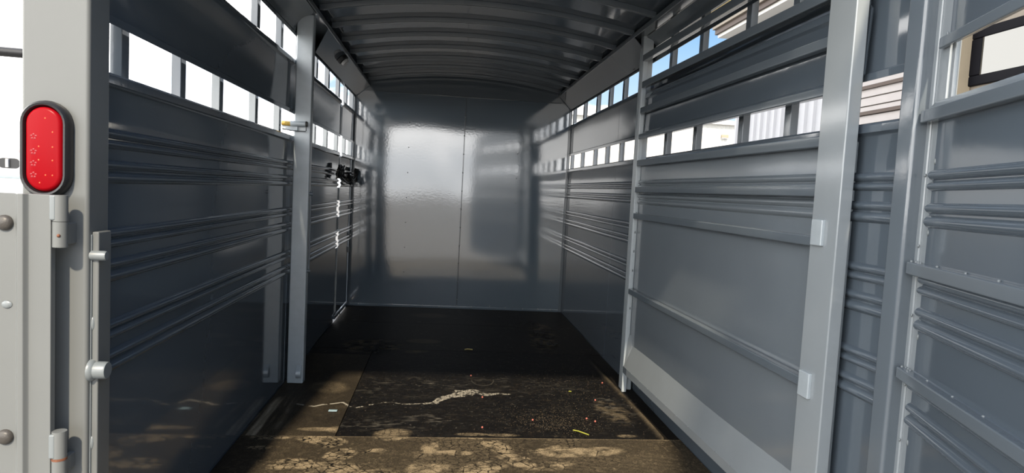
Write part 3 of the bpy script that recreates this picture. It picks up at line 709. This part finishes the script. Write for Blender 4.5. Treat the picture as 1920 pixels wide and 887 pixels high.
rubber_mat(1.757, W - .003, 2.606, 4.03, .01, f_far, 'dark narrow floor strip under the gate, beside the right wall', top=-.004)
rubber_mat(.005, W - .005, 4.034, 4.83, .007, f_far, 'dark rubber mat with torn worn spots, second from the front wall')
rubber_mat(.005, W - .005, 4.834, L - .012, .02, f_far, 'dark rubber mat lying against the shiny front wall')
rubber_mat(.005, .371, 3.904, 4.030, .01, f_far, 'short dark rubber piece filling the floor past the brownish left strip', top=-.001)

# small litter on the mats
def litter(name, p, q, r, m, label, cat):
    c = ((p[0] + q[0]) / 2, (p[1] + q[1]) / 2); o = MB().tube([(p[0] - c[0], p[1] - c[1], r), ((p[0] - c[0]) * .3, (p[1] - c[1]) * .3 + .002, r * 1.6), (q[0] - c[0], q[1] - c[1], r)], r, 6).build(name, m, None, smooth=60)
    o.location = (c[0], c[1], .0005); return tag(o, label, cat)
litter('straw_stem', (1.374, 2.692), (1.431, 2.639), .0032, 'straw', 'yellow green straw stem near the seam of the dusty mat', 'straw')
litter('straw_stem', (.945, 4.054), (.996, 4.060), .0045, 'drystraw', 'pale dry straw lying in the shade mid floor', 'straw')
litter('straw_stem', (1.460, 3.233), (1.474, 3.234), .003, 'straw', 'tiny yellow straw bit right of the white streak', 'straw')
wp = MB().box(-.019, .019, -.010, .010, 0, .003).build('wrapper', 'foil', None, bevel=.001); wp.location = (.315, 2.897, .001)
tag(wp, 'small pale blue wrapper scrap on the brownish left strip', 'litter')
pm_ = None
PEL = (((1.465, 2.833), 'tiny pink pellet lying just beyond the yellow green straw stem'), ((1.569, 3.098), 'tiny pink pellet on the black mat nearest the gate kick tray'),
       ((1.002, 3.112), 'tiny pink pellet just in front of the widest white flakes'), ((1.211, 2.806), 'tiny pinkish pellet at the left end of the crumb scatter'),
       ((1.497, 2.798), 'tiny pellet right of the one beyond the straw stem'), ((.961, 3.479), 'tiny pellet behind the white streak at the edge of the shade'),
       ((.977, 2.707), 'tiny pellet near the mat seam, in front of the white streak'), ((1.679, 3.393), 'tiny pellet by the right hand mat edge beside the square post'))
for (x, y), lb in PEL:
    if pm_ is None: pm_ = MB().blob((0, 0, .0045), .0048, 8, 6).build('feed_pellet', 'pink', None, smooth=60); o = pm_
    else: o = pm_.copy(); COL.objects.link(o)
    o.location = (x, y, .001); tag(o, lb, 'pellet', 'pink feed pellets on the black mat')
cb = MB()
for k in range(1500):
    if k < 800: x, y = random.gauss(1.30, .12), random.gauss(2.80, .09)
    elif k < 1250: x, y = random.gauss(1.50, .14), random.gauss(3.35, .32)
    else: x, y = random.uniform(.4, 1.7), random.uniform(2.65, 4.0)
    if not (.38 < x < 1.70 and 2.62 < y < 4.02): continue
    r = random.uniform(.0006, .0014); a = random.uniform(0, 6.28); c, s = math.cos(a) * r, math.sin(a) * r
    cb.add([(x + c, y + s, .001), (x - s, y + c, .001), (x - c, y - s, .001), (x + s, y - c, .001), (x, y, .001 + r * 1.4)], [(0, 1, 4), (1, 2, 4), (2, 3, 4), (3, 0, 4)])
tag(cb.build('feed_crumbs', 'crumb'), 'scatter of fine tan feed crumbs on the black mat', 'crumbs', kind='stuff')
tb = MB()
for cx, cy_, sx, sy_, n in ((1.53, 4.60, .04, .06, 60), (1.50, 4.28, .04, .03, 40), (1.50, 4.95, .05, .04, 30), (.38, 4.05, .05, .06, 60)):
    for k in range(n):
        x, y = random.gauss(cx, sx), random.gauss(cy_, sy_); r = random.uniform(.003, .010)
        tb.blob((x, y, .0015 + r * .5), r, 5, 3, (1, random.uniform(.6, 1.4), .5))
tag(tb.build('rubber_crumbs', 'darkcrumb'), 'black crumbs of torn rubber in the worn spots of the far mat', 'crumbs', kind='stuff')

# ------------------------------------------------------------------ OUTSIDE
# tan canvas roll under the outside roof edge on the right
cv = empty('canvas_roll', (1.965, 2.55, 1.905), label='tan canvas roll showing above the slots on the right side', cat='awning')
MB().tube([(0, -1.05, 0), (0, .62, 0)], .035, 16).build('canvas', 'canvas', cv, smooth=40)
for y in (-.9, .5): MB().box(-.10, -.0, y - .008, y + .008, -.004, .004).build('strap', 'plastic', cv)

GZ = -.45
# tan building parallel to the trailer
XB = 5.5
tbd = empty('shop_building', (XB, 6.5, GZ), label='tan building with brown trim and a black window, seen through the right slots', cat='building')
lo = lambda z: z - GZ
MB().box(0, 4.0, -16, 3.75, 0, lo(3.72)).build('wall', 'tan', tbd)  # stretched on unseen behind the camera to block the right-rear sky
# ribbed far section
MB().box(-.02, 0, 1.15, 3.75, 0, lo(3.55)).build('ribbed_panel', 'grey_rib', tbd)
rb = None
for k in range(13):
    y = 1.25 + k * .2
    if rb is None: rb = MB().prism([(-.02, -.045, 0), (-.05, -.022, 0), (-.05, .022, 0), (-.02, .045, 0)], (0, 0, 0), (0, 0, lo(3.5))).build('rib', 'grey_rib', tbd); rb.location = (0, y, 0)
    else: share(rb, 'rib', tbd, (0, y, 0))
# boards of the middle section with two brown battens
bd = None
for k in range(34):
    z = .05 + k * .10
    if bd is None: bd = MB().prism([(-.012, 0, 0), (-.035, 0, .004), (-.022, 0, .094), (-.0, 0, .094), (0, 0, 0)], (0, -.70, 0), (0, 1.05, 0)).build('siding_board', 'siding', tbd); bd.location = (0, 0, z)
    else: share(bd, 'siding_board', tbd, (0, 0, z))
for z in (2.12, 2.41):
    MB().box(-.050, -.0, -.70, 1.05, lo(z) - .019, lo(z) + .019).build('brown_batten', 'brown', tbd)
MB().box(-.14, -.0, -1.02, -.76, 0, lo(3.6)).build('pilaster', 'cream', tbd, bevel=.01)
# eave build-up
MB().box(-.50, 4.2, -16.1, 3.80, lo(3.82), lo(4.06)).build('fascia', 'tan', tbd)
MB().box(-.46, 4.2, -16.1, 3.78, lo(3.74), lo(3.82)).build('brown_trim', 'brown', tbd)
MB().box(-.42, 0, -16.1, 3.75, lo(3.69), lo(3.74)).build('soffit', 'white_metal', tbd)
MB().box(-.12, 0, -16.1, 3.75, lo(3.60), lo(3.69)).build('gutter', 'plastic', tbd)
# window
wy0, wy1, wz0, wz1 = -2.35, -1.13, lo(2.29), lo(2.62)
fr = MB()
fr.box(-.03, .0, wy0 - .12, wy1 + .12, wz0 - .09, wz0).box(-.03, .0, wy0 - .12, wy1 + .12, wz1, wz1 + .09).box(-.03, .0, wy0 - .12, wy0, wz0, wz1).box(-.03, .0, wy1, wy1 + .12, wz0, wz1)
wf_ = fr.build('window_frame', 'win_black', tbd, bevel=.012)
MB().box(-.022, -.014, wy0, wy1, wz0, wz1).build('pane', 'glass', wf_)

# white warehouse far ahead
wh = empty('warehouse', (13, 40, GZ), label='bright white metal warehouse seen through the lower right slots', cat='building')
MB().box(-8, 7.2, 0, 14, 0, 6.6).build('wall', 'white_metal', wh)
sm = None
for k in range(50):
    x = -7.9 + k * .305
    if sm is None: sm = MB().prism([(-.03, 0, 0), (-.015, -.025, 0), (.015, -.025, 0), (.03, 0, 0)], (0, 0, 0), (0, 0, 6.55)).build('seam_rib', 'white_metal', wh); sm.location = (x, 0, 0)
    else: share(sm, 'seam_rib', wh, (x, 0, 0))
MB().prism([(-8.3, 0, 6.55), (-.4, 0, 7.35), (7.5, 0, 6.55), (7.5, 0, 6.45), (-8.3, 0, 6.45)], (0, -.3, 0), (0, 14.2, 0)).build('roof', 'roof_grey', wh)
wlp = empty('wall_light', (18.5, 39.95, 5.18), label='cream box lamp on the white warehouse wall', cat='light')
MB().prism([(-.22, 0, 0), (.22, 0, 0), (.22, 0, .20), (-.22, 0, .20)], (0, -.16, 0), (0, -.02, 0)).build('lamp_box', 'cream', wlp, bevel=.02)
MB().box(-.20, .20, -.15, -.05, -.05, 0).build('lamp_lens', 'lampglass', wlp)
for x in (12.15, 12.32):
    o = MB().tube([(0, 0, 0), (0, 0, 1.1)], .035, 8).build('roof_pipe', 'roof_grey', None, smooth=60); o.location = (x, 41.0, 6.5)
    tag(o, 'thin %s pipe standing on the white warehouse roof' % ('left' if x < 12.2 else 'right'), 'pipe')

# white work truck at the left
tk = empty('work_truck', (-4.88, 9.0, GZ), label='white work truck body at the left edge, beside the pale post', cat='truck')
MB().box(-1.0, .95, 0, 4.2, .45, 1.72).build('body', 'vwhite', tk, bevel=.05, seg=3)
MB().prism([(-.95, 0, 1.70), (.90, 0, 1.70), (.78, 0, 2.15), (-.83, 0, 2.15)], (0, .25, 0), (0, 4.0, 0)).build('upper_body', 'vwhite', tk, bevel=.05)
sl = stad_loft([(.13, .27, .0), (.125, .265, -.012)])
sl.v = [(z, y, -x) for x, y, z in sl.v]
o = sl.build('recess', 'plastic', tk, smooth=50); o.location = (.055, -.001, 1.50)
MB().box(-.018, .018, -.03, 0, -.055, .055).build('pull_handle', 'lampglass', tk, bevel=.005).location = (.05, -.012, 1.50)
MB().blob((0, 0, 0), .045, 12, 8, (1, .6, 1)).build('marker_lamp', 'red', tk, smooth=60).location = (.225, -.01, 1.66)
MB().box(-.9, .26, -.012, 0, 0, .035).build('tailgate_strip', 'foil', tk, bevel=.004).location = (0, 0, 1.31)
for x in (-.75, .7):
    for y in (.8, 3.3): MB().tube([(x - .1, y, .38), (x + .1, y, .38)], .38, 24).build('wheel', 'tyre', tk, smooth=40)
# black bar (mirror arm) sticking out at upper left
br = empty('mirror_arm', (-.60, 2.0, 1.35), label='black horizontal bar against the sky at the upper left edge', cat='bar')
MB().tube([(-.45, 0, .003), (.10, 0, -.004), (.20, .0, -.006)], .0135, 14).build('arm_tube', 'black_rubber', br, smooth=40)
MB().tube([(-.42, 0, .013), (.18, 0, .006)], .005, 8).build('trim_strip', 'lampglass', br, smooth=40)
